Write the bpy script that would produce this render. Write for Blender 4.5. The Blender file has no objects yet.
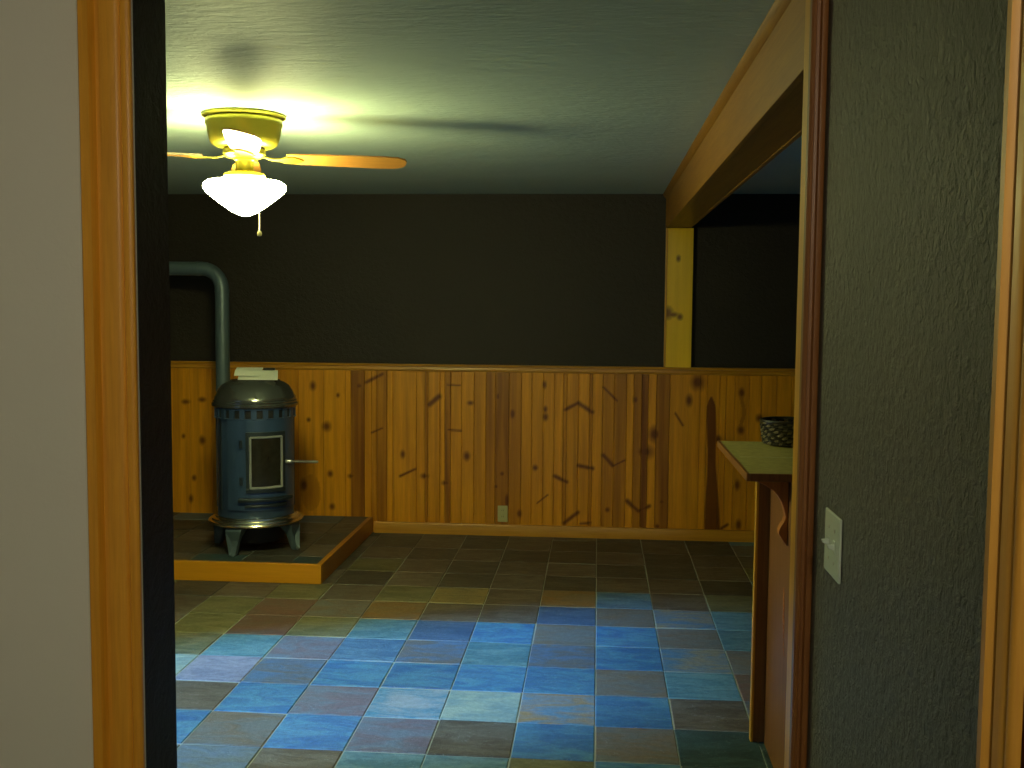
import bpy, bmesh, math, random
from mathutils import Vector, Matrix, noise
S = bpy.context.scene
COL = S.collection
R = math.radians
random.seed(11)
CEIL = 2.355        # ceiling height
BACK = 7.25         # plane of the far wall
OPEN = 2.20         # near face of the wall with the cased opening

# ------------------------------------------------------------------ materials
def new_mat(name):
    m = bpy.data.materials.new(name); m.use_nodes = True
    nt = m.node_tree; b = nt.nodes['Principled BSDF']
    return m, nt, b
def node(nt, t, **kw):
    n = nt.nodes.new(t)
    for k, v in kw.items():
        if k in n.inputs: n.inputs[k].default_value = v
        else: setattr(n, k, v)
    return n
def objco(nt, scale=(1, 1, 1), rot=(0, 0, 0)):
    tc = node(nt, 'ShaderNodeTexCoord'); mp = node(nt, 'ShaderNodeMapping')
    mp.inputs['Scale'].default_value = scale; mp.inputs['Rotation'].default_value = rot
    nt.links.new(tc.outputs['Object'], mp.inputs['Vector']); return mp.outputs['Vector']
def plain(name, col, rough=.5, metal=0., nscale=0, namt=.0, bump=0., bscale=60, stretch=(1, 1, 1), spec=.5, coat=0.):
    m, nt, b = new_mat(name)
    b.inputs['Base Color'].default_value = (*col, 1); b.inputs['Roughness'].default_value = rough
    b.inputs['Metallic'].default_value = metal; b.inputs['Specular IOR Level'].default_value = spec
    b.inputs['Coat Weight'].default_value = coat
    v = objco(nt, stretch)
    if nscale:
        n = node(nt, 'ShaderNodeTexNoise', Scale=nscale, Detail=5.); nt.links.new(v, n.inputs['Vector'])
        r = node(nt, 'ShaderNodeMix', data_type='RGBA')
        r.inputs['A'].default_value = (*[c * (1 - namt) for c in col], 1)
        r.inputs['B'].default_value = (*[min(1, c * (1 + namt)) for c in col], 1)
        nt.links.new(n.outputs['Fac'], r.inputs['Factor']); nt.links.new(r.outputs['Result'], b.inputs['Base Color'])
    if bump:
        n = node(nt, 'ShaderNodeTexNoise', Scale=bscale, Detail=4., Roughness=.6); nt.links.new(v, n.inputs['Vector'])
        u = node(nt, 'ShaderNodeBump', Strength=bump, Distance=.01)
        nt.links.new(n.outputs['Fac'], u.inputs['Height']); nt.links.new(u.outputs['Normal'], b.inputs['Normal'])
    return m
def wood(name, c1, c2, axis='z', rough=.38, scale=1., coat=.15, attr=None, spec=.5):
    """stained pine: long fine grain along one axis; attr multiplies in per-plank colour"""
    m, nt, b = new_mat(name)
    k = {'x': (1.2, 28, 28), 'y': (28, 1.2, 28), 'z': (28, 28, 1.2)}[axis]
    v = objco(nt, tuple(a * scale for a in k))
    n = node(nt, 'ShaderNodeTexNoise', Scale=1.6, Detail=6., Roughness=.62, Distortion=.6); nt.links.new(v, n.inputs['Vector'])
    v2 = objco(nt, tuple(a * scale * 3.2 for a in k))
    n2 = node(nt, 'ShaderNodeTexNoise', Scale=2.2, Detail=3.); nt.links.new(v2, n2.inputs['Vector'])
    mx = node(nt, 'ShaderNodeMath', operation='MULTIPLY_ADD'); mx.inputs[1].default_value = .65
    nt.links.new(n.outputs['Fac'], mx.inputs[0])
    h = node(nt, 'ShaderNodeMath', operation='MULTIPLY'); h.inputs[1].default_value = .35
    nt.links.new(n2.outputs['Fac'], h.inputs[0]); nt.links.new(h.outputs[0], mx.inputs[2])
    cr = node(nt, 'ShaderNodeValToRGB'); cr.color_ramp.elements[0].position = .32; cr.color_ramp.elements[1].position = .66
    cr.color_ramp.elements[0].color = (*c2, 1); cr.color_ramp.elements[1].color = (*c1, 1)
    nt.links.new(mx.outputs[0], cr.inputs['Fac'])
    if attr:
        at = node(nt, 'ShaderNodeAttribute'); at.attribute_name = attr
        mm = node(nt, 'ShaderNodeMix', data_type='RGBA', blend_type='MULTIPLY'); mm.inputs['Factor'].default_value = 1
        nt.links.new(cr.outputs['Color'], mm.inputs['A']); nt.links.new(at.outputs['Color'], mm.inputs['B'])
        nt.links.new(mm.outputs['Result'], b.inputs['Base Color'])
    else: nt.links.new(cr.outputs['Color'], b.inputs['Base Color'])
    b.inputs['Roughness'].default_value = rough; b.inputs['Coat Weight'].default_value = coat
    b.inputs['Coat Roughness'].default_value = .25; b.inputs['Specular IOR Level'].default_value = spec
    u = node(nt, 'ShaderNodeBump', Strength=.12, Distance=.004)
    nt.links.new(mx.outputs[0], u.inputs['Height']); nt.links.new(u.outputs['Normal'], b.inputs['Normal'])
    return m
def rough_paint(name, col, scale, strength, rough, stretch=(1, 1, 1), dist=.006, rot=(0, 0, 0), var=.25, spec=.5):
    """painted, hand textured drywall"""
    m, nt, b = new_mat(name)
    v = objco(nt, stretch, rot)
    n = node(nt, 'ShaderNodeTexNoise', Scale=scale, Detail=6., Roughness=.6, Distortion=1.2); nt.links.new(v, n.inputs['Vector'])
    w = node(nt, 'ShaderNodeTexVoronoi', Scale=scale * .8, feature='SMOOTH_F1'); nt.links.new(v, w.inputs['Vector'])
    a = node(nt, 'ShaderNodeMath', operation='MULTIPLY_ADD'); a.inputs[1].default_value = .45
    nt.links.new(w.outputs['Distance'], a.inputs[0]); nt.links.new(n.outputs['Fac'], a.inputs[2])
    u = node(nt, 'ShaderNodeBump', Strength=strength, Distance=dist)
    nt.links.new(a.outputs[0], u.inputs['Height']); nt.links.new(u.outputs['Normal'], b.inputs['Normal'])
    q = node(nt, 'ShaderNodeTexNoise', Scale=3., Detail=4.); nt.links.new(objco(nt), q.inputs['Vector'])
    r = node(nt, 'ShaderNodeMix', data_type='RGBA')
    r.inputs['A'].default_value = (*[c * (1 - var) for c in col], 1); r.inputs['B'].default_value = (*[c * (1 + var) for c in col], 1)
    nt.links.new(q.outputs['Fac'], r.inputs['Factor']); nt.links.new(r.outputs['Result'], b.inputs['Base Color'])
    b.inputs['Roughness'].default_value = rough; b.inputs['Specular IOR Level'].default_value = spec
    return m
def slate(name, rough=.55):
    """cleft slate; every tile carries two colours of its own (ca, cb), mixed by streaky noise"""
    m, nt, b = new_mat(name)
    ca = node(nt, 'ShaderNodeAttribute'); ca.attribute_name = 'ca'
    cb = node(nt, 'ShaderNodeAttribute'); cb.attribute_name = 'cb'
    v = objco(nt, (3.2, 9, 4))
    n = node(nt, 'ShaderNodeTexNoise', Scale=1.5, Detail=7., Roughness=.62, Distortion=1.1); nt.links.new(v, n.inputs['Vector'])
    cr = node(nt, 'ShaderNodeValToRGB'); cr.color_ramp.elements[0].position = .40; cr.color_ramp.elements[1].position = .60
    nt.links.new(n.outputs['Fac'], cr.inputs['Fac'])
    mx = node(nt, 'ShaderNodeMix', data_type='RGBA')
    nt.links.new(cr.outputs['Color'], mx.inputs['Factor']); nt.links.new(ca.outputs['Color'], mx.inputs['A']); nt.links.new(cb.outputs['Color'], mx.inputs['B'])
    f = node(nt, 'ShaderNodeTexNoise', Scale=45., Detail=5., Roughness=.7); nt.links.new(objco(nt), f.inputs['Vector'])
    fr = node(nt, 'ShaderNodeMapRange'); fr.inputs['To Min'].default_value = .42; fr.inputs['To Max'].default_value = 1.55
    nt.links.new(f.outputs['Fac'], fr.inputs['Value'])
    mm = node(nt, 'ShaderNodeMix', data_type='RGBA', blend_type='MULTIPLY'); mm.inputs['Factor'].default_value = 1
    nt.links.new(mx.outputs['Result'], mm.inputs['A']); nt.links.new(fr.outputs['Result'], mm.inputs['B'])
    # thin pale cleft lines
    wv = node(nt, 'ShaderNodeTexNoise', Scale=2.6, Detail=2., Distortion=2.5); nt.links.new(objco(nt, (2, 5, 3)), wv.inputs['Vector'])
    sb = node(nt, 'ShaderNodeMath', operation='SUBTRACT'); sb.inputs[1].default_value = .5; nt.links.new(wv.outputs['Fac'], sb.inputs[0])
    ab = node(nt, 'ShaderNodeMath', operation='ABSOLUTE'); nt.links.new(sb.outputs[0], ab.inputs[0])
    lr = node(nt, 'ShaderNodeMapRange'); lr.inputs['From Max'].default_value = .006; lr.inputs['To Min'].default_value = .35; lr.inputs['To Max'].default_value = 0
    nt.links.new(ab.outputs[0], lr.inputs['Value'])
    m3 = node(nt, 'ShaderNodeMix', data_type='RGBA'); m3.inputs['B'].default_value = (.34, .40, .42, 1)
    nt.links.new(lr.outputs['Result'], m3.inputs['Factor']); nt.links.new(mm.outputs['Result'], m3.inputs['A'])
    nt.links.new(m3.outputs['Result'], b.inputs['Base Color'])
    b.inputs['Roughness'].default_value = rough
    u = node(nt, 'ShaderNodeBump', Strength=.8, Distance=.007)
    ad = node(nt, 'ShaderNodeMath', operation='MULTIPLY_ADD'); ad.inputs[1].default_value = .3
    nt.links.new(f.outputs['Fac'], ad.inputs[0]); nt.links.new(n.outputs['Fac'], ad.inputs[2])
    nt.links.new(ad.outputs[0], u.inputs['Height']); nt.links.new(u.outputs['Normal'], b.inputs['Normal'])
    return m
def emit(name, col, st):
    m, nt, b = new_mat(name)
    b.inputs['Base Color'].default_value = (.9, .9, .85, 1)
    b.inputs['Emission Color'].default_value = (*col, 1); b.inputs['Emission Strength'].default_value = st
    b.inputs['Roughness'].default_value = .25
    return m

M = dict(
    ceiling=rough_paint('ceiling_paint', (.44, .55, .50), 16, .5, .66, (1, 3.4, 1), .014, var=.06),
    dark_wall=rough_paint('dark_brown_paint', (.0165, .0105, .0065), 42, .7, .6, dist=.008, var=.3),
    dark_rough=rough_paint('rough_dark_paint', (.048, .052, .027), 62, 1., .46, (1, 1.0, .9), .020, (R(35), 0, 0), .25, spec=1.),
    grey_wall=rough_paint('grey_paint', (.80, .78, .70), 70, .1, .7, var=.03),
    pine=wood('pine_panelling', (.86, .38, .013), (.64, .25, .007), 'z', attr='tone', coat=.1),
    pine_plain=wood('pine_trim', (.72, .38, .035), (.55, .26, .018), 'z', coat=.1),
    pine_x=wood('pine_trim_level', (.58, .28, .022), (.44, .19, .011), 'x'),
    pine_y=wood('pine_trim_deep', (.5, .22, .02), (.38, .15, .01), 'y'),
    hearth_x=wood('hearth_edging_front', (.62, .27, .007), (.52, .215, .004), 'x', coat=.2),
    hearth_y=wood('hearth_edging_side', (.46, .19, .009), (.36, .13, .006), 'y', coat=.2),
    post=wood('post_pine', (.95, .60, .016), (.88, .52, .010), 'z', attr='tone', coat=.1),
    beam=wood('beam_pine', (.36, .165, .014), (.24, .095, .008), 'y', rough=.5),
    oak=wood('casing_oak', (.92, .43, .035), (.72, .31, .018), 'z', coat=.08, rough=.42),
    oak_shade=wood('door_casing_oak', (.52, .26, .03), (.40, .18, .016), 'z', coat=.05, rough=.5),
    oak_dark=wood('casing_dark', (.28, .115, .03), (.18, .065, .018), 'z', coat=.2),  # dark colour includes the shade on right casing and corner board
    redwood=wood('bar_panel_wood', (.27, .11, .028), (.18, .068, .017), 'z', coat=.1, rough=.45),
    corbel=wood('corbel_wood', (.55, .20, .04), (.36, .11, .022), 'z', coat=.1),
    door=wood('hall_door_wood', (.20, .035, .016), (.11, .018, .010), 'z'),
    slate=slate('slate_tile'),
    grout=plain('grout', (.28, .32, .30), .9, nscale=60, namt=.25),
    top=plain('counter_laminate', (.42, .37, .12), .4, nscale=40, namt=.45, coat=.3),
    inlay=plain('counter_inlay', (.52, .50, .32), .5),
    iron=plain('daylit_blue_enamel', (.045, .085, .17), .32, .35, bump=.15, bscale=90, coat=.35),  # base blue raised to carry the daylight falling on the stove's left
    pipe=plain('pipe_enamel', (.085, .125, .15), .42, .3, bump=.06, bscale=60),
    iron_dark=plain('cast_iron', (.030, .042, .050), .38, .5, bump=.25, bscale=70),
    chrome=plain('nickel_trim', (.66, .64, .54), .22, 1., bump=.03, bscale=40),
    lid=plain('lid_metal', (.22, .23, .22), .2, .85, bump=.05, bscale=35),
    black=plain('black_void', (.008, .008, .008), .7),
    glass=plain('stove_glass', (.022, .020, .014), .12, 0., nscale=22, namt=.6),
    rope=plain('braided_gasket', (.42, .44, .42), .5, .6, bump=.9, bscale=230),
    brass=plain('polished_brass', (.34, .29, .035), .36, .85, bump=.04, bscale=30),
    steel=plain('brushed_steel', (.62, .62, .58), .3, 1.),
    blade=wood('fan_blade_wood', (.52, .24, .045), (.34, .14, .03), 'x', coat=.3),
    ivory=plain('ivory_plastic', (.50, .47, .24), .4),
    white=plain('white_plastic', (.52, .60, .52), .4),
    paper=plain('paper', (.80, .84, .74), .8),
    dark_plastic=plain('dark_plastic', (.015, .015, .012), .4),
    basket=plain('woven_dark', (.022, .018, .014), .35, coat=.3),
    basket_b=plain('woven_tan', (.22, .18, .11), .35),
    frame=plain('window_vinyl', (.6, .6, .58), .4),
    globe=emit('lit_milk_glass', (1., 1., .42), 128.),
)
mg, nt, b = new_mat('window_pane')
tr = nt.nodes.new('ShaderNodeBsdfTransparent'); gl = nt.nodes.new('ShaderNodeBsdfGlossy'); gl.inputs['Roughness'].default_value = .02
ms = nt.nodes.new('ShaderNodeMixShader'); ms.inputs[0].default_value = .06
nt.links.new(tr.outputs[0], ms.inputs[1]); nt.links.new(gl.outputs[0], ms.inputs[2]); nt.links.new(ms.outputs[0], nt.nodes['Material Output'].inputs['Surface'])
M['pane'] = mg

# ------------------------------------------------------------------ mesh helpers
def obj(name, bm, m, parent=None, kind=None, bevel=0., smooth=False, label=None):
    bmesh.ops.recalc_face_normals(bm, faces=bm.faces)
    me = bpy.data.meshes.new(name); bm.to_mesh(me); bm.free()
    me.materials.append(M[m] if isinstance(m, str) else m)
    o = bpy.data.objects.new(name, me); COL.objects.link(o)
    if smooth:
        for p in me.polygons: p.use_smooth = True
        md = o.modifiers.new('es', 'EDGE_SPLIT'); md.split_angle = R(38)
    if bevel:
        md = o.modifiers.new('bev', 'BEVEL'); md.width = bevel; md.segments = 2; md.limit_method = 'ANGLE'
    if parent: o.parent = parent
    if kind: o['kind'] = kind
    if label: o['label'] = label
    return o
def tag(o, label, cat, group=None):
    o['label'] = label; o['category'] = cat
    if group: o['group'] = group
    return o
def thing(name, label, cat, loc, rz=0, group=None):
    o = bpy.data.objects.new(name, None); COL.objects.link(o); o.location = loc; o.rotation_euler = (0, 0, rz)
    return tag(o, label, cat, group)
def box(bm, x0, x1, y0, y1, z0, z1):
    v = [bm.verts.new((x, y, z)) for x in (x0, x1) for y in (y0, y1) for z in (z0, z1)]
    for f in ((0, 1, 3, 2), (4, 6, 7, 5), (0, 4, 5, 1), (2, 3, 7, 6), (0, 2, 6, 4), (1, 5, 7, 3)): bm.faces.new([v[i] for i in f])
    return bm
def B(*a): return box(bmesh.new(), *a)
def lathe(prof, seg=48, bm=None, c=(0, 0)):
    bm = bm or bmesh.new(); rings = []
    for r, z in prof:
        if r < 1e-5: rings.append([bm.verts.new((c[0], c[1], z))])
        else: rings.append([bm.verts.new((c[0] + r * math.cos(2 * math.pi * i / seg), c[1] + r * math.sin(2 * math.pi * i / seg), z)) for i in range(seg)])
    for a, b_ in zip(rings, rings[1:]):
        for i in range(seg):
            j = (i + 1) % seg
            if len(a) == 1 and len(b_) == 1: continue
            if len(a) == 1: bm.faces.new((a[0], b_[i], b_[j]))
            elif len(b_) == 1: bm.faces.new((a[i], a[j], b_[0]))
            else: bm.faces.new((a[i], a[j], b_[j], b_[i]))
    return bm
def tube(pts, r, seg=20, bm=None, caps=True):
    bm = bm or bmesh.new(); pts = [Vector(p) for p in pts]; rings = []; prev = None
    for i, p in enumerate(pts):
        d = (pts[min(i + 1, len(pts) - 1)] - pts[max(i - 1, 0)]).normalized()
        if prev is None:
            n = d.orthogonal().normalized()
        else:
            n = (prev - d * prev.dot(d)).normalized()
        prev = n; bn = d.cross(n); rr = r[i] if isinstance(r, (list, tuple)) else r
        rings.append([bm.verts.new(p + (n * math.cos(2 * math.pi * k / seg) + bn * math.sin(2 * math.pi * k / seg)) * rr) for k in range(seg)])
    for a, b_ in zip(rings, rings[1:]):
        for k in range(seg): bm.faces.new((a[k], a[(k + 1) % seg], b_[(k + 1) % seg], b_[k]))
    if caps: bm.faces.new(rings[0][::-1]); bm.faces.new(rings[-1])
    return bm
def prism(poly, axis, a, b_, bm=None):
    """extrude a 2-D outline along an axis from a to b_ (outline in the two other axes, in xyz order)"""
    bm = bm or bmesh.new()
    def P(u, v, t): return {'x': (t, u, v), 'y': (u, t, v), 'z': (u, v, t)}[axis]
    v0 = [bm.verts.new(P(u, v, a)) for u, v in poly]; v1 = [bm.verts.new(P(u, v, b_)) for u, v in poly]
    bm.faces.new(v0); bm.faces.new(v1[::-1]); n = len(poly)
    for i in range(n): bm.faces.new((v0[i], v0[(i + 1) % n], v1[(i + 1) % n], v1[i]))
    return bm
def arc_panel(r0, r1, a0, a1, z0, z1, seg=14, bm=None):
    """curved slab on a cylinder, angles in degrees measured from local -Y towards +X"""
    bm = bm or bmesh.new(); rows = []
    for i in range(seg + 1):
        a = R(a0 + (a1 - a0) * i / seg); s, c = math.sin(a), -math.cos(a)
        rows.append([bm.verts.new((r * s, r * c, z)) for r, z in ((r0, z0), (r1, z0), (r1, z1), (r0, z1))])
    for p, q in zip(rows, rows[1:]):
        for k in range(4): bm.faces.new((p[k], p[(k + 1) % 4], q[(k + 1) % 4], q[k]))
    bm.faces.new(rows[0]); bm.faces.new(rows[-1][::-1])
    return bm

# ------------------------------------------------------------------ the setting
struct = lambda n, bm, m, **k: obj(n, bm, m, kind='structure', **k)
XL, XR = -3.35, 3.0
struct('ceiling', B(XL - .2, XR + .2, -1.7, BACK + .2, CEIL, CEIL + .12), 'ceiling')
struct('wall_back', B(XL - .2, XR + .2, BACK, BACK + .15, 0, CEIL), 'dark_wall')
struct('wall_right', B(XR, XR + .15, OPEN, BACK, 0, CEIL), 'dark_wall')
# left wall with the daylight window in it
WY0, WY1, WZ0, WZ1 = 2.55, 4.30, .62, 2.05
bm = bmesh.new()
box(bm, XL - .15, XL, OPEN, WY0, 0, CEIL); box(bm, XL - .15, XL, WY1, BACK, 0, CEIL)
box(bm, XL - .15, XL, WY0, WY1, 0, WZ0); box(bm, XL - .15, XL, WY0, WY1, WZ1, CEIL)
struct('wall_left', bm, 'dark_wall')
bm = bmesh.new()
for y0, y1, z0, z1 in ((WY0, WY1, WZ0, WZ0 + .05), (WY0, WY1, WZ1 - .05, WZ1), (WY0, WY0 + .05, WZ0, WZ1), (WY1 - .05, WY1, WZ0, WZ1), ((WY0 + WY1) / 2 - .02, (WY0 + WY1) / 2 + .02, WZ0, WZ1)):
    box(bm, XL - .10, XL - .04, y0, y1, z0, z1)
wf = struct('window_1', bm, 'frame')
obj('pane', B(XL - .075, XL - .070, WY0 + .05, WY1 - .05, WZ0 + .05, WZ1 - .05), 'pane', wf)
# wall with the cased opening: left piece, header
XJ, XC = -.982, .432
bm = B(-2.6, XJ, OPEN, OPEN + .165, 0, CEIL)
struct('wall_front_left', bm, 'dark_wall')
struct('wall_hall_left', B(-2.6, XJ - .002, OPEN - .012, OPEN, 0, CEIL), 'grey_wall')
struct('wall_front_header', B(XJ, XC, OPEN + .01, OPEN + .16, 2.29, CEIL), 'dark_wall')
struct('wall_front_right', B(.57, XR, OPEN + .02, OPEN + .14, 0, CEIL), 'dark_wall')
struct('wall_room_left', B(XL, -2.6, OPEN, OPEN + .165, 0, CEIL), 'dark_wall')
# short dark wall on the right of the hall
struct('wall_hall_right', B(.45, .57, 1.17, OPEN + .06, 0, CEIL), 'dark_rough')
struct('wall_hall_right_near', B(.45, .57, -1.6, .30, 0, CEIL), 'dark_rough')
struct('wall_hall_right_lintel', B(.45, .57, .30, 1.17, 2.08, CEIL), 'dark_rough')
struct('wall_hall_far_left', B(-2.72, -2.6, -1.6, OPEN, 0, CEIL), 'grey_wall')
struct('wall_hall_back', B(-2.6, .45, -1.7, -1.58, 0, CEIL), 'grey_wall')
struct('wall_hall_left_lower', B(-2.6, XJ - .11, OPEN - .03, OPEN - .012, 0, .09), 'oak')
# door in the right side of the hall
dr = struct('door_1', B(.50, .54, .34, 1.10, .01, 2.04), 'door', bevel=.004)
bm = bmesh.new()
for z0, z1 in ((.2, .95), (1.12, 1.88)):
    for y0, y1 in ((.44, .68), (.76, 1.0)): box(bm, .492, .50, y0, y1, z0, z1)
obj('raised_panel', bm, 'door', dr, bevel=.005)
kb = bmesh.new(); tube([(.50, 1.04, .98), (.47, 1.04, .98), (.455, 1.04, .98), (.44, 1.04, .98)], [.012, .012, .026, .02], 16, kb)
obj('door_knob', kb, 'brass', dr, smooth=True)
bm = B(.455, .568, 1.10, 1.165, 0, 2.08); box(bm, .455, .568, .30, .34, 0, 2.08); box(bm, .455, .568, .34, 1.10, 2.045, 2.08)
struct('trim_5', bm, 'door')
def casing_profile(w, sgn=1):
    # colonial casing: flat outer band, groove, broad belly, bead; u across, v out of the wall
    p = [(0, 0), (0, .016), (.004, .022), (.024, .022), (.027, .018), (.032, .006), (.042, .005), (.045, .015), (.050, .015), (.060, .0135), (.076, .013), (.082, .010), (.086, .006), (.090, .012), (.098, .013), (.105, .011), (w, .007), (w, 0)]
    return p
# left casing of the opening: faces the camera
pr = [(XJ - .109 + u, OPEN - .012 - v) for u, v in casing_profile(.109)]
struct('trim_1', prism(pr, 'z', 0, 2.4 - .045), 'oak', smooth=True)
# right casing squeezed into the corner plus its jamb board
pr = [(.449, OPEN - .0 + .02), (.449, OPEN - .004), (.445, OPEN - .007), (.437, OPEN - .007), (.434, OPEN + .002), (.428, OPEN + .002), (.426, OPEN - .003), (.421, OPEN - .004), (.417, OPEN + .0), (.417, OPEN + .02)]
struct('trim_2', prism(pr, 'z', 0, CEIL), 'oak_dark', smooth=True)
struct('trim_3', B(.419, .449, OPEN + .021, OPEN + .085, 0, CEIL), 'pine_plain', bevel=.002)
# casing of the hall door, on the dark wall
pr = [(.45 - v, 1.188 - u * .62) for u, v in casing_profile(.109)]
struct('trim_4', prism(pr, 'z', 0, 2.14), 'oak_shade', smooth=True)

# ---- slate floor: individual slabs in one mesh over a grout bed
PAL = {  # two colours of the stone, t darkened for shade by the bar
    'B': ((.035, .15, .36), (.07, .22, .34)), 'b': ((.06, .17, .33), (.11, .23, .35)), 'D': ((.035, .10, .22), (.06, .12, .22)),
    'T': ((.06, .19, .26), (.12, .24, .28)), 't': ((.015, .05, .065), (.025, .07, .085)), 'C': ((.07, .25, .38), (.26, .30, .34)),
    'P': ((.22, .33, .34), (.30, .36, .30)), 'M': ((.20, .15, .19), (.13, .18, .24)), 'L': ((.20, .22, .34), (.26, .27, .36)),
    'W': ((.20, .15, .11), (.13, .145, .15)), 'w': ((.10, .075, .055), (.13, .11, .085)), 'R': ((.20, .10, .07), (.13, .09, .07)),
    'G': ((.14, .17, .17), (.10, .15, .20)), 'g': ((.16, .15, .15), (.07, .15, .27)), 'O': ((.12, .125, .055), (.17, .16, .08)),
    'Y': ((.30, .22, .08), (.16, .13, .06)), 'S': ((.42, .26, .12), (.10, .22, .34)), 'A': ((.26, .14, .04), (.17, .12, .06)),
    'K': ((.05, .045, .035), (.07, .065, .05)), 'V': ((.28, .25, .19), (.06, .16, .28)),
}
# rows from near (3.30 m) to far, columns from left to right; column 0 starts at x = .010
GRID = [  # c-9 ... c+3
    ('OOGGwTTOBtw'), ('bTBWBMwBWtt'), ('bbwBMCPSBwW'), ('TPLgBBBBWTR'), ('OOTMbgTgBVW'),  # near right t tiles have the bar's shade put in
    ('WOROTDBWBWT'), ('wORWAwwDWVT'), ('KwOwOYwAbwO'), ('wKwKwKwKwwK'), ('KwKOwKwwKKw'), ('wOKwKwKKwKw'), ('OKwKwKwKKwK'), ('wKKwwKwwKwK')]
def colour_layer(bm, n): return bm.loops.layers.float_color.new(n)
PX, PY, Y00, X00 = .300, .3175, 3.310, .010
def slabs(x0, x1, y0, y1, z, table, th=.012, gap=.0038, ox=X00, oy=Y00, keyfun=None):
    bm = bmesh.new(); la = colour_layer(bm, 'ca'); lb = colour_layer(bm, 'cb')
    i0 = math.floor((x0 - ox) / PX); i1 = math.ceil((x1 - ox) / PX); j0 = math.floor((y0 - oy) / PY); j1 = math.ceil((y1 - oy) / PY)
    for i in range(i0, i1):
        for j in range(j0, j1):
            rg = random.Random(i * 977 + j * 131 + 5)
            jt = lambda s=.004: rg.uniform(-s, s)
            g = gap * (.7 if rg.random() < .5 else 1.15)
            xa, xb = max(x0, ox + i * PX + g / 2 + jt(.0015)), min(x1, ox + (i + 1) * PX - g / 2 + jt(.0015))
            ya, yb = max(y0, oy + j * PY + g + jt()), min(y1, oy + (j + 1) * PY - g + jt())
            if xb - xa < .02 or yb - ya < .02: continue
            k = keyfun(i, j, rg)
            A_, B_ = PAL[k]; f = rg.uniform(.88, 1.12); A_ = [c * f * .62 for c in A_]; B_ = [c * f * .78 + .004 for c in B_]
            if rg.random() < .5 : A_, B_ = B_, A_
            n = len(bm.verts); dz = [z + jt(.0012) for _ in range(4)]; c = .003
            lo = [bm.verts.new((x, y, z - th)) for x, y in ((xa, ya), (xb, ya), (xb, yb), (xa, yb))]
            mi = [bm.verts.new((x, y, q - c)) for (x, y), q in zip(((xa, ya), (xb, ya), (xb, yb), (xa, yb)), dz)]
            hi = [bm.verts.new((x, y, q)) for (x, y), q in zip(((xa + c, ya + c), (xb - c, ya + c), (xb - c, yb - c), (xa + c, yb - c)), dz)]
            fs = [bm.faces.new(hi)]
            for a, b_ in ((lo, mi), (mi, hi)):
                for q in range(4): fs.append(bm.faces.new((a[q], a[(q + 1) % 4], b_[(q + 1) % 4], b_[q])))
            for fc in fs:
                for lp in fc.loops: lp[la] = (*A_, 1); lp[lb] = (*B_, 1)
    return bm
def floor_key(i, j, rg):
    if 0 <= j < len(GRID) and -8 <= i <= 2: return GRID[j][i + 8]
    return rg.choice('wWGbKOTK')
fl = struct('floor', slabs(XL, XR, -1.6, BACK, 0, None, keyfun=floor_key), 'slate')
struct('floor_grout_bed', B(XL - .2, XR + .2, -1.7, BACK + .2, -.06, -.0035), 'grout')

# ---- knotty pine wainscot: planks of different width on the far wall (knots, streaks and stain belong to the boards)
PBX = [-3.057, -2.874, -2.713, -2.546, -2.351, -2.221, -2.085, -1.906, -1.749, -1.713, -1.617, -1.564, -1.528, -1.457, -1.415, -1.249, -1.189, -1.168, -1.084, -1.051, -1.01, -0.933, -0.846, -0.764, -0.699, -0.604, -0.519, -0.447, -0.367, -0.291, -0.229, -0.205, -0.125, -0.05, -0.029, 0.039, 0.118, 0.203, 0.251, 0.305, 0.35, 0.404, 0.495, 0.698, 0.745, 0.831, 0.873, 0.93, 1.027, 1.108, 1.208, 1.308]
TONE = [.15,.12,.2,.2,.2,.25,.1,.08,.1,.72,.28,.4,.6,.08,.15,.22,.62,.2,.05,.66,.2,.12,.26,.5,.68,.5,.2,.15,.2,.1,.5,.2,.1,.55,.15,.42,.48,.08,.52,.82,.08,.7,.15,.08,.14,.12,.08,.28,.1,.2,.1]
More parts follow.
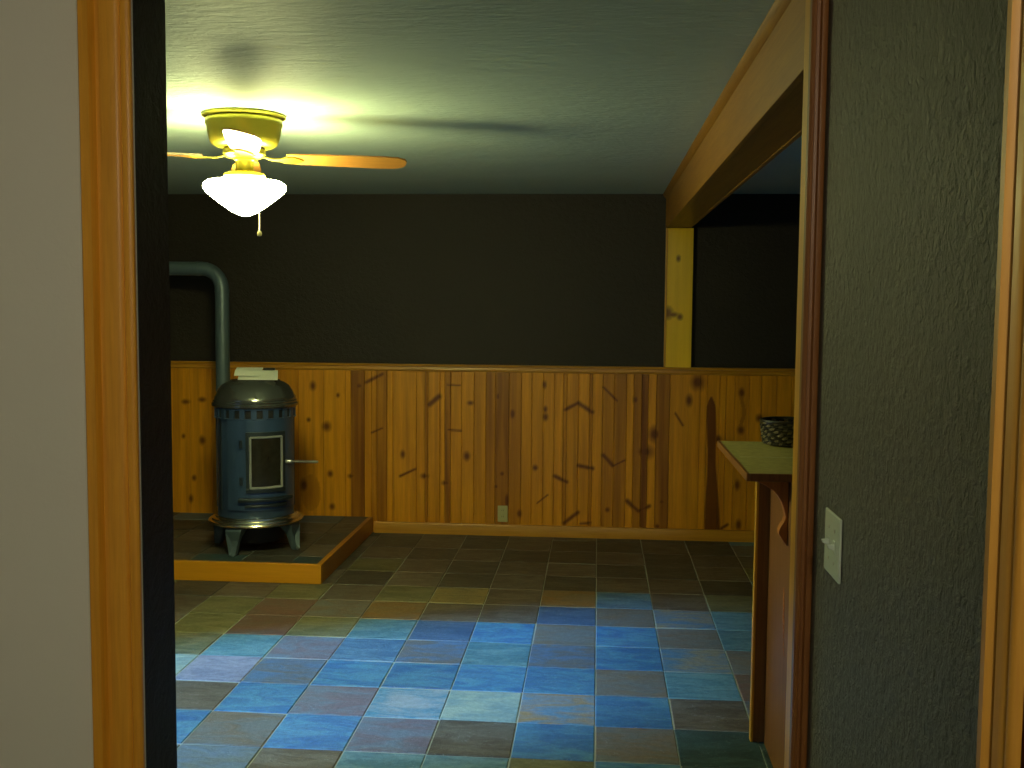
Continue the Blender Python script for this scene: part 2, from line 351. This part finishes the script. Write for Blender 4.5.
KNOTS = [(-1.982, 1.026, 0.013, 0.022), (-1.888, 0.742, 0.021, 0.022), (-1.861, 0.408, 0.013, 0.016), (-1.804, 0.963, 0.008, 0.01), (-2.013, 0.787, 0.01, 0.01), (-2.05, 0.321, 0.019, 0.032), (-1.654, 1.031, 0.019, 0.016), (-1.604, 1.056, -1.488, 1.115, 0.01), (-1.563, 0.704, -1.489, 0.738, 0.006), (-1.159, 0.907, -1.093, 0.965, 0.013), (-1.345, 0.556, 0.011, 0.019), (-1.364, 0.402, -1.257, 0.454, 0.006), (-1.191, 0.406, 0.019, 0.013), (-1.711, 0.395, 0.016, 0.011), (-1.849, 0.175, 0.013, 0.016), (-1.036, 1.048, -0.946, 1.044, 0.005), (-1.027, 0.733, -0.937, 0.728, 0.005), (-0.872, 0.923, 0.016, 0.011), (-0.895, 0.552, 0.016, 0.022), (-0.68, 0.972, 0.01, 0.022), (-0.649, 0.434, 0.013, 0.013), (-0.689, 0.343, 0.01, 0.01), (-0.579, 0.851, 0.014, 0.029), (-0.359, 1.057, 0.01, 0.019), (-0.353, 0.888, 0.01, 0.016), (-0.352, 0.834, 0.013, 0.019), (-0.418, 0.48, 0.014, 0.014), (-0.216, 0.887, -0.128, 0.935, 0.009), (-0.128, 0.935, -0.031, 0.873, 0.01), (-0.283, 0.425, -0.202, 0.386, 0.01), (-0.122, 0.502, -0.025, 0.484, 0.01), (-0.214, 0.099, -0.121, 0.175, 0.01), (-0.101, 0.097, -0.036, 0.103, 0.006), (-0.403, 0.234, -0.33, 0.293, 0.004), (-0.527, 0.157, 0.013, 0.022), (-1.042, 0.36, 0.019, 0.011), (-0.615, 0.246, 0.013, 0.048), (0.044, 1.045, 0.138, 0.953, 0.007), (0.051, 0.576, 0.111, 0.509, 0.012), (0.111, 0.5, 0.195, 0.545, 0.006), (0.624, 0.964, 0.015, 0.027), (0.534, 0.874, 0.586, 0.791, 0.005), (0.976, 1.021, 0.015, 0.024), (0.977, 0.767, 0.017, 0.022), (1.096, 0.85, 0.014, 0.017), (0.826, 0.702, 0.014, 0.017), (0.397, 0.728, 0.027, 0.034), (0.329, 0.607, 0.037, 0.03), (0.217, 0.262, 0.294, 0.194, 0.011), (0.294, 0.194, 0.369, 0.231, 0.009), (0.453, 0.262, 0.014, 0.012), (0.426, 0.091, 0.014, 0.014), (0.976, 0.117, 0.014, 0.027), (0.86, 0.088, 0.901, 0.115, 0.007), (0.961, 0.39, 0.014, 0.027), (0.264, 0.963, 0.012, 0.02), (0.68, 1.088, 0.03, 0.034), (-0.038, 0.874, 0.01, 0.014), (0.082, 0.198, 0.014, 0.014), (-2.899, 0.9, 0.02, 0.011), (-2.78, 0.917, 0.02, 0.011), (-2.781, 0.628, 0.017, 0.02), (-2.846, 0.358, 0.011, 0.014), (-2.871, 0.208, 0.011, 0.02), (-2.918, 0.655, 0.009, 0.011)]
xs = [XL] + [XL + .13 * 0 + v for v in (-3.22, ) if v > XL and v < PBX[0]] + PBX
tn = [.2] * (len(xs) - len(PBX)) + TONE[:len(PBX) - 1]
while xs[-1] < XR - .15: xs.append(xs[-1] + random.choice((.06, .09, .12, .10))); 
xs.append(XR)
while len(tn) < len(xs) - 1: tn.append(random.choice((.1, .2, .3, .15, .6)))
def seg_d(px, pz, a, b_, c, d):
    vx, vz = c - a, d - b_; t = max(0, min(1, ((px - a) * vx + (pz - b_) * vz) / (vx * vx + vz * vz)))
    return math.hypot(px - a - t * vx, pz - b_ - t * vz)
def stain(x, z, t):
    """darkness 0..1 of the board at x, z"""
    t = t + .26 * (noise.noise(Vector((x * 30, z * 1.3, t * 9))) ) + .12 * noise.noise(Vector((x * 70, z * 2.5, 3)))
    for k in KNOTS:
        if len(k) == 4:
            d = math.hypot((x - k[0]) / (k[2] * 1.15), (z - k[1]) / (k[3] * 1.15))
            if d < 2.2: t = max(t, 1.05 - .55 * max(0, d - .45) * 1.2)
        else:
            d = seg_d(x, z, *k[:4]) / (k[4] * 1.1)
            if d < 2.2: t = max(t, 1.0 - .6 * max(0, d - .5))
    # the dark tapering heartwood board right of the post
    if .03 < z < .99:
        f = (z - .05) / .93; c = .800 + (.773 - .800) * f; w = .044 * (1 - f) + .019 * f + .006 * math.sin(z * 9)
        if z > .93: w *= math.sqrt(max(0, (.99 - z) / .06))
        e = abs(x - c) / max(w, .001)
        if e < 1.25: t = max(t, .95 * min(1, (1.25 - e) * 4))
    if .80 < z < 1.02 and abs(x - (.985 + .01 * math.sin(z * 30))) < .012: t = max(t, .6)
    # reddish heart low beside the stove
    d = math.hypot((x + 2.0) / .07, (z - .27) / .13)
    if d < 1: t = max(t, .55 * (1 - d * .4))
    return max(0, min(1, t))
def board_mesh(xs, tn, z0, z1, yf, depth, fun):
    bm = bmesh.new(); lt = colour_layer(bm, 'tone')
    NZ = 120
    for x0, x1, t in zip(xs, xs[1:], tn):
        g = .0035; n = max(3, int((x1 - x0) / .0065))
        cols = [x0, x0 + g] + [x0 + g + (x1 - x0 - 2 * g) * k / n for k in range(1, n)] + [x1 - g, x1]
        grid = []
        for q, x in enumerate(cols):
            y = yf + (depth if q in (0, len(cols) - 1) else 0)
            grid.append([bm.verts.new((x, y, z0 + (z1 - z0) * k / NZ)) for k in range(NZ + 1)])
        val = [[fun(x, z0 + (z1 - z0) * k / NZ, t) for k in range(NZ + 1)] for x in cols]
        for q in range(len(cols) - 1):
            for k in range(NZ):
                f = bm.faces.new((grid[q][k], grid[q + 1][k], grid[q + 1][k + 1], grid[q][k + 1]))
                for lp, (a, b_) in zip(f.loops, ((q, k), (q + 1, k), (q + 1, k + 1), (q, k + 1))):
                    s = val[a][b_]
                    lp[lt] = (1 - .80 * s, 1 - .88 * s, 1 - .80 * s, 1)
    return bm
def obj_keepnormals(name, bm, m, **k): return obj(name, bm, m, **k)
struct('wall_back_panelling', board_mesh(xs, tn, .0, 1.16, BACK - .017, .006, stain), 'pine')
# chair rail and baseboard
pr = [(BACK, 1.138), (BACK - .019, 1.138), (BACK - .024, 1.141), (BACK - .026, 1.148), (BACK - .020, 1.152), (BACK - .018, 1.168), (BACK - .034, 1.174), (BACK - .036, 1.184), (BACK - .032, 1.188), (BACK, 1.188)]
struct('trim_6', prism(pr, 'x', XL, XR), 'pine_x', smooth=True)
pr = [(BACK - .016, 0), (BACK - .034, 0), (BACK - .034, .066), (BACK - .030, .076), (BACK - .016, .079)]
struct('baseboard_back', prism(pr, 'x', -1.545, XR), 'pine_x', smooth=True)

# ---- post on the far wall and the boxed beam it carries
def post_stain(x, z, t):
    t = .08 + .10 * noise.noise(Vector((x * 22, z * 1.3, 4)))
    for kx, kz, rx, rz in ((.532, 1.921, .010, .016), (.468, 1.556, .024, .030), (.549, 1.530, .014, .016), (.50, 1.545, .03, .012)):
        d = math.hypot((x - kx) / rx, (z - kz) / rz)
        if d < 1.8: t = max(t, .95 - .6 * max(0, d - .6))
    return max(0, min(1, t))
pt = thing('wall_post', 'knotty yellow pine post on the far wall carrying the beam end', 'post', (.54, BACK, 1.188))
o = obj('board', board_mesh([-.081 + .54, .09 + .54], [.1], 1.189, 2.124, BACK - .045, .002, post_stain), 'post', pt)
o.data.transform(Matrix.Translation((-.54, -BACK, -1.188)))
bm = B(-.079, .088, -.042, -.001, .001, .936); obj('core', bm, 'post', pt)
obj('side_strip', B(-.093, -.082, -.052, -.001, .001, .936), 'pine_plain', pt, bevel=.002)
bt = thing('ceiling_beam', 'long boxed pine beam under the ceiling, running from the far wall to the opening', 'beam', (.445, 2.36, 2.126))
L = BACK - 2.36 - .004
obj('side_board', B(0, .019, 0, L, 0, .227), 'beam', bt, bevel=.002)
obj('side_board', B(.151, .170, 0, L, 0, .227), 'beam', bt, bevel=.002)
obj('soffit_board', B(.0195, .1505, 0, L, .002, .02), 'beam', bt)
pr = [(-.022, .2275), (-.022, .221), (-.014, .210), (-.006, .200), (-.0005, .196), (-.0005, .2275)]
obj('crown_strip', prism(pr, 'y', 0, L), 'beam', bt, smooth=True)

# ---- raised slate hearth with pine edging
HT = .113; HX = -1.555; HY = 5.826
ht = thing('hearth_platform', 'low slate topped hearth with an orange pine edge under the stove', 'hearth', (0, 0, 0))
random.seed(5)
PXs, PYs = PX, PY
hm = slabs(XL + .002, HX - .034, HY + .034, BACK - .024, HT - .004, None, ox=-2.05, oy=5.72, keyfun=lambda i, j, rg: rg.choice('KwKKtwKGK'))
obj('slate_top', hm, 'slate', ht)
obj('bed', B(XL + .002, HX - .034, HY + .034, BACK - .024, .001, HT - .008), 'grout', ht)
obj('front_edging', B(XL + .002, HX, HY, HY + .032, .001, HT), 'hearth_x', ht, bevel=.003)
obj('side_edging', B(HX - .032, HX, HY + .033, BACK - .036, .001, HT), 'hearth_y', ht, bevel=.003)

# ------------------------------------------------------------------ pellet stove
st = thing('pellet_stove', 'round blue enamel pellet stove on nickel ring and four feet, standing on the hearth', 'stove', (-2.07, 6.25, HT), R(33))
body = lathe([(0, .205), (.222, .205), (.226, .215), (.226, .862), (.218, .875), (0, .875)], 64)
obj('body', body, 'iron', st, smooth=True)
bm = arc_panel(.226, .2402, -58, 56, .262, .800, 26)
obj('front_casting', bm, 'iron', st, bevel=.003)
sh = bmesh.new()
for a in (-76, 68, 98, -108, 150, -150): arc_panel(.226, .233, a - 1.4, a + 1.4, .255, .86, 2, sh)
obj('seam_strip', sh, 'iron_dark', st)
# vented collar under the lid
bm = bmesh.new(); box_n = 22
for k in range(box_n): arc_panel(.2265, .241, k * 360 / box_n - 4.2, k * 360 / box_n + 3.2, .806, .862, 3, bm)
arc_panel(.2265, .243, -179.9, 179.9, .800, .808, 64, bm); arc_panel(.2265, .243, -179.9, 179.9, .858, .868, 64, bm)
obj('vent_collar', bm, 'iron', st)
bm = arc_panel(.2262, .2275, -179.9, 179.9, .806, .860, 64); obj('vent_slot_dark', bm, 'black', st)  # solid black band painted in for the dark inside the slots
# lid, stepped dome
lid = lathe([(.225, .868), (.252, .868), (.257, .874), (.257, .886), (.250, .893), (.250, .902), (.244, .908), (.242, .925), (.234, .935), (.222, .962), (.200, .992), (.172, 1.010), (.150, 1.018), (.146, 1.024), (.05, 1.028), (0, 1.028)], 72)
obj('lid', lid, 'lid', st, smooth=True)
# door
dz0, dz1, da = .400, .700, 22
bm = bmesh.new(); r0, r1 = .2405, .254
arc_panel(r0, r1, -da - 6, da + 6, dz1 + .006, dz1 + .030, 14, bm); arc_panel(r0, r1, -da - 6, da + 6, dz0 - .030, dz0 - .006, 14, bm)
arc_panel(r0, r1, -da - 6, -da - 1.5, dz0 - .006, dz1 + .006, 2, bm); arc_panel(r0, r1, da + 1.5, da + 6, dz0 - .006, dz1 + .006, 2, bm)
dr_ = obj('door', bm, 'iron_dark', st, bevel=.002)
obj('glass', arc_panel(.2405, .246, -da - 1, da + 1, dz0 - .005, dz1 + .005, 14), 'glass', dr_)
def arcpts(r, a0, a1, z, n=14): return [(r * math.sin(R(a0 + (a1 - a0) * i / n)), -r * math.cos(R(a0 + (a1 - a0) * i / n)), z) for i in range(n + 1)]
bm = tube(arcpts(.2505, -da, da, dz1), .0075, 10); tube(arcpts(.2505, -da, da, dz0), .0075, 10, bm)
for a in (-da, da): tube([arcpts(.2505, a, a + .01, z, 1)[0] for z in (dz0, (dz0 + dz1) / 2, dz1)], .0075, 10, bm)
obj('glass_border', bm, 'rope', dr_, smooth=True)
p0 = Vector(arcpts(.254, 32, 33, .545, 1)[0]); 
hd = Vector((math.sin(R(57)), -math.cos(R(57)), 0)).normalized()
bm = tube([p0 - hd * .01, p0 + hd * .02, p0 + hd * .03], [.013, .013, .006], 14)
pts = [p0 + hd * .03 + Vector((0, 0, 0)), p0 + hd * .06 + Vector((0, 0, .003))]
tube([p0 + hd * t for t in (.028, .09, .15, .185)], [.0055, .006, .007, .0065], 12, bm)
cp = [p0 + hd * (.045 + .13 * k / 90) + (Vector((0, 0, 1)) * math.cos(k * .8) + hd.cross(Vector((0, 0, 1))) * math.sin(k * .8)) * .0085 for k in range(91)]
tube(cp, .0022, 6, bm)
obj('handle', bm, 'steel', dr_, smooth=True)
for z in (.44, .66):
    q = Vector(arcpts(.252, -34.5, -34, z, 1)[0]); obj('hinge', tube([q - Vector((0, 0, .022)), q + Vector((0, 0, .022))], .009, 12), 'iron_dark', dr_, smooth=True)
# ash lip below the door, two stepped mouldings
obj('ash_lip', arc_panel(.2405, .272, -38, 38, .318, .340, 18), 'iron_dark', st, bevel=.006)
obj('ash_lip', arc_panel(.2405, .258, -30, 30, .282, .300, 16), 'iron_dark', st, bevel=.005)
# flared nickel ring
ring = lathe([(.2275, .214), (.240, .214), (.244, .210), (.244, .202), (.250, .198), (.262, .197), (.266, .192), (.266, .186), (.272, .183), (.280, .182), (.283, .176), (.281, .168), (.270, .163), (.20, .160), (.20, .190), (.2275, .214)], 72)
obj('base_ring', ring, 'chrome', st, smooth=True)
obj('ash_pan', lathe([(0, .045), (.150, .045), (.168, .06), (.175, .157), (0, .157)], 40), 'black', st, smooth=True)
# four cabriole feet
def foot_mesh():
    bm = bmesh.new()
    out = [(.150, .158), (.262, .158), (.270, .145), (.262, .120), (.250, .085), (.250, .050), (.262, .020), (.285, .006), (.288, 0), (.248, 0), (.232, .030), (.222, .07), (.212, .105), (.180, .135), (.150, .145)]
    w = [.034, .052, .052, .044, .030, .020, .016, .020, .020, .018, .014, .02, .03, .034, .034]
    a = [bm.verts.new((r, -w_, z)) for (r, z), w_ in zip(out, w)]; b_ = [bm.verts.new((r, w_, z)) for (r, z), w_ in zip(out, w)]
    n = len(out); bm.faces.new(a); bm.faces.new(b_[::-1])
    for i in range(n): bm.faces.new((a[i], a[(i + 1) % n], b_[(i + 1) % n], b_[i]))
    bmesh.ops.triangulate(bm, faces=[f for f in bm.faces if len(f.verts) > 4])
    return bm
fm = foot_mesh()
first = obj('leg', fm, 'pipe', st, bevel=.003); first.rotation_euler = (0, 0, R(-45))
for a in (45, 135, 225):
    c = first.copy(); COL.objects.link(c); c.parent = st; c.rotation_euler = (0, 0, R(a))

# stove pipe: rises behind the stove, turns left to the wall
px, py, pz = -2.378, 6.55, 1.815
pts = [(-2.25, 6.43, .42), (-2.30, 6.475, .42), (-2.345, 6.52, .435), (px, py, .50), (px, py, .6), (px, py, 1.2), (px, py, pz - .13)]
for k in range(1, 9):
    a = R(90 * k / 8); pts.append((px - .13 * (1 - math.cos(a)), py, pz - .13 + .13 * math.sin(a)))
pts += [(-2.8, py, pz), (XL + .004, py, pz)]
sp = thing('stove_pipe', 'grey green stove pipe rising behind the stove and bending left', 'stove pipe', (px, py, HT))
bm = tube(pts, .044, 24); bmesh.ops.translate(bm, vec=(-px, -py, -HT), verts=bm.verts); obj('pipe', bm, 'pipe', sp, smooth=True)
for z in (1.05, pz - .14): obj('joint_band', tube([(0, 0, z - .012 - HT), (0, 0, z + .012 - HT)], .0455, 24), 'pipe', sp, smooth=True)
obj('joint_band', tube([(-.142, 0, pz - HT), (-.166, 0, pz - HT)], .0455, 24), 'pipe', sp, smooth=True)

# folded papers lying on the lid
zt = HT + 1.0295
pa = thing('paper_booklet', 'folded white papers lying on top of the pellet stove', 'papers', (-2.04, 6.22, zt), R(8))
def sheet(pts, th):
    """folded sheet: rows of (y, z) across a width"""
    bm = bmesh.new(); (xa, xb) = pts[0]; rows = []
    for y, z, sx in pts[1]:
        rows.append([bm.verts.new((x + sx, y, zz)) for x in (xa, xb) for zz in (z, z + th)])
    for p, q in zip(rows, rows[1:]):
        for a, b_ in ((0, 1), (1, 3), (3, 2), (2, 0)): bm.faces.new((p[a], p[b_], q[b_], q[a]))
    bm.faces.new((rows[0][0], rows[0][2], rows[0][3], rows[0][1])); bm.faces.new((rows[-1][0], rows[-1][2], rows[-1][3], rows[-1][1]))
    return bm
obj('lower_sheet', sheet(((-.105, .130), [(-.09, .0005, .0), (-.03, .012, -.008), (.05, .034, -.02), (.10, .046, -.028)]), .002), 'paper', pa)
obj('upper_sheet', sheet(((-.145, .015), [(-.05, .022, .010), (.03, .046, .0), (.115, .062, -.004)]), .002), 'paper', pa)
obj('clip', B(.015, .085, .085, .112, .048, .062), 'dark_plastic', pa, bevel=.003)

# ------------------------------------------------------------------ bar
CT = 1.07
bar = thing('bar_counter', 'wooden bar with reddish side panel and overhanging counter top, behind the opening', 'bar', (.63, 3.0, 0))
def rel(bm): bmesh.ops.translate(bm, vec=(-.63, -3.0, 0), verts=bm.verts); return bm
BY0, BY1 = 3.05, 3.86
obj('side_panel', rel(B(.63, .65, BY0, BY1 - .012, .0015, 1.047)), 'redwood', bar)
obj('cabinet', rel(B(.6505, 1.45, BY0, BY1 + .25, .0015, 1.047)), 'redwood', bar)
obj('corner_board', rel(B(.590, .6495, BY1 - .011, BY1 + .012, .0015, 1.047)), 'oak_dark', bar, bevel=.002)
obj('corner_lit_edge', rel(B(.580, .590, BY1 - .016, BY1 + .016, .0015, 1.047)), 'pine_plain', bar, bevel=.002)  # pale strip paints the lit left edge of the corner board
cy0, cy1, cx0, cx1 = 3.385, 4.215, .478, 1.5
obj('counter_top', rel(B(cx0 + .012, cx1, cy0 + .012, cy1, CT - .014, CT)), 'top', bar, label='olive counter surface with a pale inlaid line')
obj('counter_core', rel(B(cx0 + .02, cx1, cy0 + .02, cy1, CT - .022, CT - .0145)), 'oak_dark', bar)
bm = B(cx0, cx0 + .0115, cy0, cy1, CT - .024, CT + .001); box(bm, cx0 + .0115, cx1, cy0, cy0 + .0115, CT - .024, CT + .001)
obj('edge_band', rel(bm), 'oak_dark', bar, bevel=.002)
obj('inlay_line', rel(B(cx0 + .03, cx1, 3.765, 3.775, CT + .0002, CT + .001)), 'inlay', bar)
# scrolled corbels under the overhang
CP2 = [(.515, 1.046), (.529, 1.029), (.555, 1.017), (.578, 1.001), (.595, .984), (.608, .962), (.615, .941), (.621, .915), (.616, .898), (.607, .884), (.601, .870), (.601, .858), (.612, .840), (.6285, .818), (.6285, 1.046)]
obj('corbel', rel(prism(CP2, 'y', 3.48, 3.52)), 'corbel', bar, bevel=.002)
# carved burl mark on the panel
bm = bmesh.new(); rg = random.Random(3)
for k in range(26):
    t = k / 25; y = 3.525 - .03 * t + rg.uniform(-.006, .006); z = .665 - .215 * t + rg.uniform(-.004, .004); r = .004 + .007 * math.sin(math.pi * min(1, t * 1.3)) * rg.uniform(.6, 1)
    bmesh.ops.create_icosphere(bm, subdivisions=1, radius=r, matrix=Matrix.Translation((.629, y, z)) @ Matrix.Diagonal((.35, 1, 1.5, 1)))
obj('burl', rel(bm), 'corbel', bar, smooth=True, label='knobbly pale burl running down the panel')

# dark basket on the far end of the counter
bk = thing('woven_basket', 'small dark woven basket with light flecks on the bar counter', 'basket', (.735, 4.125, CT + .001))
def basket(bm, which):
    n = 36; rows = 8
    for j in range(rows):
        z0 = .004 + j * .011
        for i in range(n):
            if ((i + j) % 3 == 0) != which: continue
            a0, a1 = 2 * math.pi * i / n, 2 * math.pi * (i + 1.05) / n; pts = []
            for q in range(4):
                a = a0 + (a1 - a0) * q / 3; r = .082 + .010 * (j / rows) + .003 * math.sin(math.pi * q / 3) * (1 if (i + j) % 2 else -.4)
                pts.append((r * 1.1 * math.cos(a), r * math.sin(a), z0 + .005 + .004 * q / 3))
            tube(pts, .0055, 6, bm)
    return bm
obj('weave', basket(bmesh.new(), False), 'basket', bk, smooth=True)
obj('light_weave', basket(bmesh.new(), True), 'basket_b', bk, smooth=True, label='pale strands of the weave')
obj('basket_floor', lathe([(0, .001), (.080, .001), (.082, .004), (.082, .06), (.078, .06), (.078, .006), (0, .006)], 32), 'basket', bk)
ri = [(.102 * math.cos(a), .094 * math.sin(a), .094) for a in [2 * math.pi * k / 40 for k in range(41)]]
obj('rim', tube(ri, .006, 8), 'basket', bk, smooth=True)

# ------------------------------------------------------------------ outlet and light switch
ou = thing('wall_outlet', 'small ivory outlet plate low on the pine panelling', 'outlet', (-.642, BACK - .018, .154))
obj('plate', B(-.035, .035, -.006, 0, -.057, .057), 'ivory', ou, bevel=.003)
for dz in (.021, -.021):
    bm = lathe([(0, 0), (.0165, 0), (.0165, .002), (0, .002)], 20); bmesh.ops.rotate(bm, cent=(0, 0, 0), matrix=Matrix.Rotation(R(90), 3, 'X'), verts=bm.verts)
    bmesh.ops.translate(bm, vec=(0, -.006, dz), verts=bm.verts); f = obj('receptacle', bm, 'ivory', ou)
    bm = B(-.007, -.005, -.0086, -.0079, dz - .002, dz + .008); box(bm, .005, .007, -.0086, -.0079, dz - .002, dz + .008); obj('slot', bm, 'dark_plastic', f)
sw = thing('light_switch', 'two gang pale green white switch plate on the rough dark wall', 'light switch', (.45, 2.005, 1.155))
obj('plate', B(-.006, -.0008, -.062, .062, -.060, .060), 'white', sw, bevel=.003)
for dy in (.024, -.024):
    bm = prism([(-.006, -.012), (-.0075, -.012), (-.0075, .012), (-.006, .012)], 'y', dy - .006, dy + .006); o = obj('toggle_slot', bm, 'white', sw)
    bm = prism([(-.007, -.006), (-.018, -.001), (-.020, .005), (-.007, .006)], 'y', dy - .0045, dy + .0045); obj('toggle', bm, 'white', sw, bevel=.001)
    for dz in (-.030, .030): obj('screw', tube([(-.006, dy, dz), (-.0072, dy, dz)], .003, 10), 'steel', sw)

# ------------------------------------------------------------------ ceiling fan
FX, FY = -1.432, 4.22
fan = thing('ceiling_fan', 'brass hugger ceiling fan with wooden blades and a lit milk glass globe', 'ceiling fan', (FX, FY, CEIL))
obj('mounting_plate', lathe([(0, -.001), (.160, -.001), (.165, -.004), (.165, -.010), (.152, -.016), (0, -.016)], 64), 'brass', fan, smooth=True)
obj('motor_housing', lathe([(.148, -.016), (.152, -.022), (.153, -.040), (.148, -.048), (.144, -.075), (.138, -.100), (.130, -.118), (.112, -.128), (.06, -.132), (0, -.132)], 64), 'brass', fan, smooth=True)
obj('rotor', lathe([(0, -.132), (.075, -.132), (.085, -.140), (.085, -.160), (.070, -.170), (.048, -.174), (0, -.174)], 48), 'brass', fan, smooth=True)
obj('stem', lathe([(0, -.174), (.043, -.174), (.043, -.180), (.036, -.186), (.036, -.224), (.045, -.230), (0, -.230)], 40), 'brass', fan, smooth=True)
lk = obj('light_fitter', lathe([(0, -.230), (.070, -.230), (.082, -.236), (.084, -.246), (.080, -.250), (0, -.250)], 48), 'brass', fan, smooth=True)
obj('globe', lathe([(.066, -.2505), (.070, -.256), (.112, -.260), (.148, -.266), (.162, -.278), (.164, -.294), (.152, -.312), (.120, -.338), (.085, -.364), (.050, -.388), (.022, -.401), (0, -.405)], 64), 'globe', lk, smooth=True, label='glowing white schoolhouse globe')
bm = tube([(.030, -.045, -.246), (.040, -.046, -.30), (.040, -.046, -.40), (.040, -.046, -.462)], .0022, 8)
bm = bmesh.new()
cx, cy = .098, -.120
for k in range(44): bmesh.ops.create_icosphere(bm, subdivisions=1, radius=.0028, matrix=Matrix.Translation((cx - .012 * max(0, 1 - k / 8), cy + .09 * max(0, 1 - k / 8), -.244 - k * .0052)))
ch = obj('pull_chain', bm, 'steel', fan, smooth=True)
obj('chain_knob', lathe([(0, -.470), (.006, -.472), (.010, -.482), (.008, -.490), (0, -.493)], 16, c=(cx, cy)), 'ivory', ch, smooth=True)
def blade_bm():
    bm = bmesh.new(); prof = [(.165, .042), (.19, .052), (.30, .060), (.45, .066), (.56, .068), (.615, .062), (.645, .045), (.655, .020)]
    up = [(x, w) for x, w in prof] + [(x, -w) for x, w in prof[::-1]]; tl = R(-12)
    vt = []
    for zz in (.003, -.003): vt.append([bm.verts.new((x, y * math.cos(tl), y * math.sin(tl) + zz)) for x, y in up])
    bm.faces.new(vt[0]); bm.faces.new(vt[1][::-1]); n = len(up)
    for i in range(n): bm.faces.new((vt[0][i], vt[0][(i + 1) % n], vt[1][(i + 1) % n], vt[1][i]))
    return bm
def arm_bm():
    bm = bmesh.new(); tl = R(-12)
    out = [(.070, .016), (.11, .014), (.145, .020), (.165, .034), (.20, .036), (.225, .016), (.235, 0)]
    up = out + [(x, -w) for x, w in out[-2::-1]]; vt = []
    for zz in (-.004, -.009):
        vt.append([bm.verts.new((x, y * math.cos(tl * min(1, (x - .07) / .1)), y * math.sin(tl * min(1, (x - .07) / .1)) + zz + (.012 if x < .08 else 0))) for x, y in up])
    bm.faces.new(vt[0]); bm.faces.new(vt[1][::-1]); n = len(up)
    for i in range(n): bm.faces.new((vt[0][i], vt[0][(i + 1) % n], vt[1][(i + 1) % n], vt[1][i]))
    bmesh.ops.triangulate(bm, faces=[f for f in bm.faces if len(f.verts) > 4])
    return bm
bl = obj('blade', blade_bm(), 'blade', fan); ar = obj('blade_arm', arm_bm(), 'brass', bl)
bl.location = (0, 0, -.168)
for k, a in enumerate((18, 108, 198, 288)):
    if k == 0: bl.rotation_euler = (0, 0, R(a)); continue
    c = bl.copy(); COL.objects.link(c); c.parent = fan; c.rotation_euler = (0, 0, R(a))
    d = ar.copy(); COL.objects.link(d); d.parent = c

# ------------------------------------------------------------------ light
w = bpy.data.worlds.new('dusk'); S.world = w; w.use_nodes = True
bg = w.node_tree.nodes['Background']; bg.inputs[0].default_value = (.10, .28, .75, 1); bg.inputs[1].default_value = .35
sd = bpy.data.lights.new('dusk_daylight', 'SUN'); sd.energy = 11.5; sd.color = (.11, .47, 1.); sd.angle = R(9)
so = bpy.data.objects.new('dusk_daylight', sd); COL.objects.link(so)
d = Vector((1, .36, -.54)).normalized(); so.rotation_euler = d.to_track_quat('-Z', 'Y').to_euler(); so.location = (-6, 2, 4)
hl = bpy.data.lights.new('hall_light', 'POINT'); hl.shadow_soft_size = .09; hl.energy = 39; hl.color = (1., .86, .62)
ho = bpy.data.objects.new('hall_light', hl); COL.objects.link(ho); ho.location = (.30, -.25, 2.22)

# ------------------------------------------------------------------ camera
cam = bpy.data.cameras.new('camera'); co = bpy.data.objects.new('camera', cam); COL.objects.link(co); S.camera = co
cam.sensor_width = 36; cam.lens = 36 * 1056.854 / 1024; cam.clip_start = .02
yaw, pitch, roll = .08067537, .07448551, .00811303
fwd = Vector((-math.sin(yaw) * math.cos(pitch), math.cos(yaw) * math.cos(pitch), -math.sin(pitch)))
right = Vector((math.cos(yaw), math.sin(yaw), 0)); up = right.cross(fwd)
r2 = right * math.cos(roll) + up * math.sin(roll); u2 = -right * math.sin(roll) + up * math.cos(roll)
mw = Matrix((r2, u2, -fwd)).transposed().to_4x4(); mw.translation = (0, 0, 1.6)
co.matrix_world = mw
S.view_settings.view_transform = 'Standard'; S.view_settings.look = 'None'; S.view_settings.gamma = 1
S.view_settings.exposure = 0; S.view_settings.use_curve_mapping = False
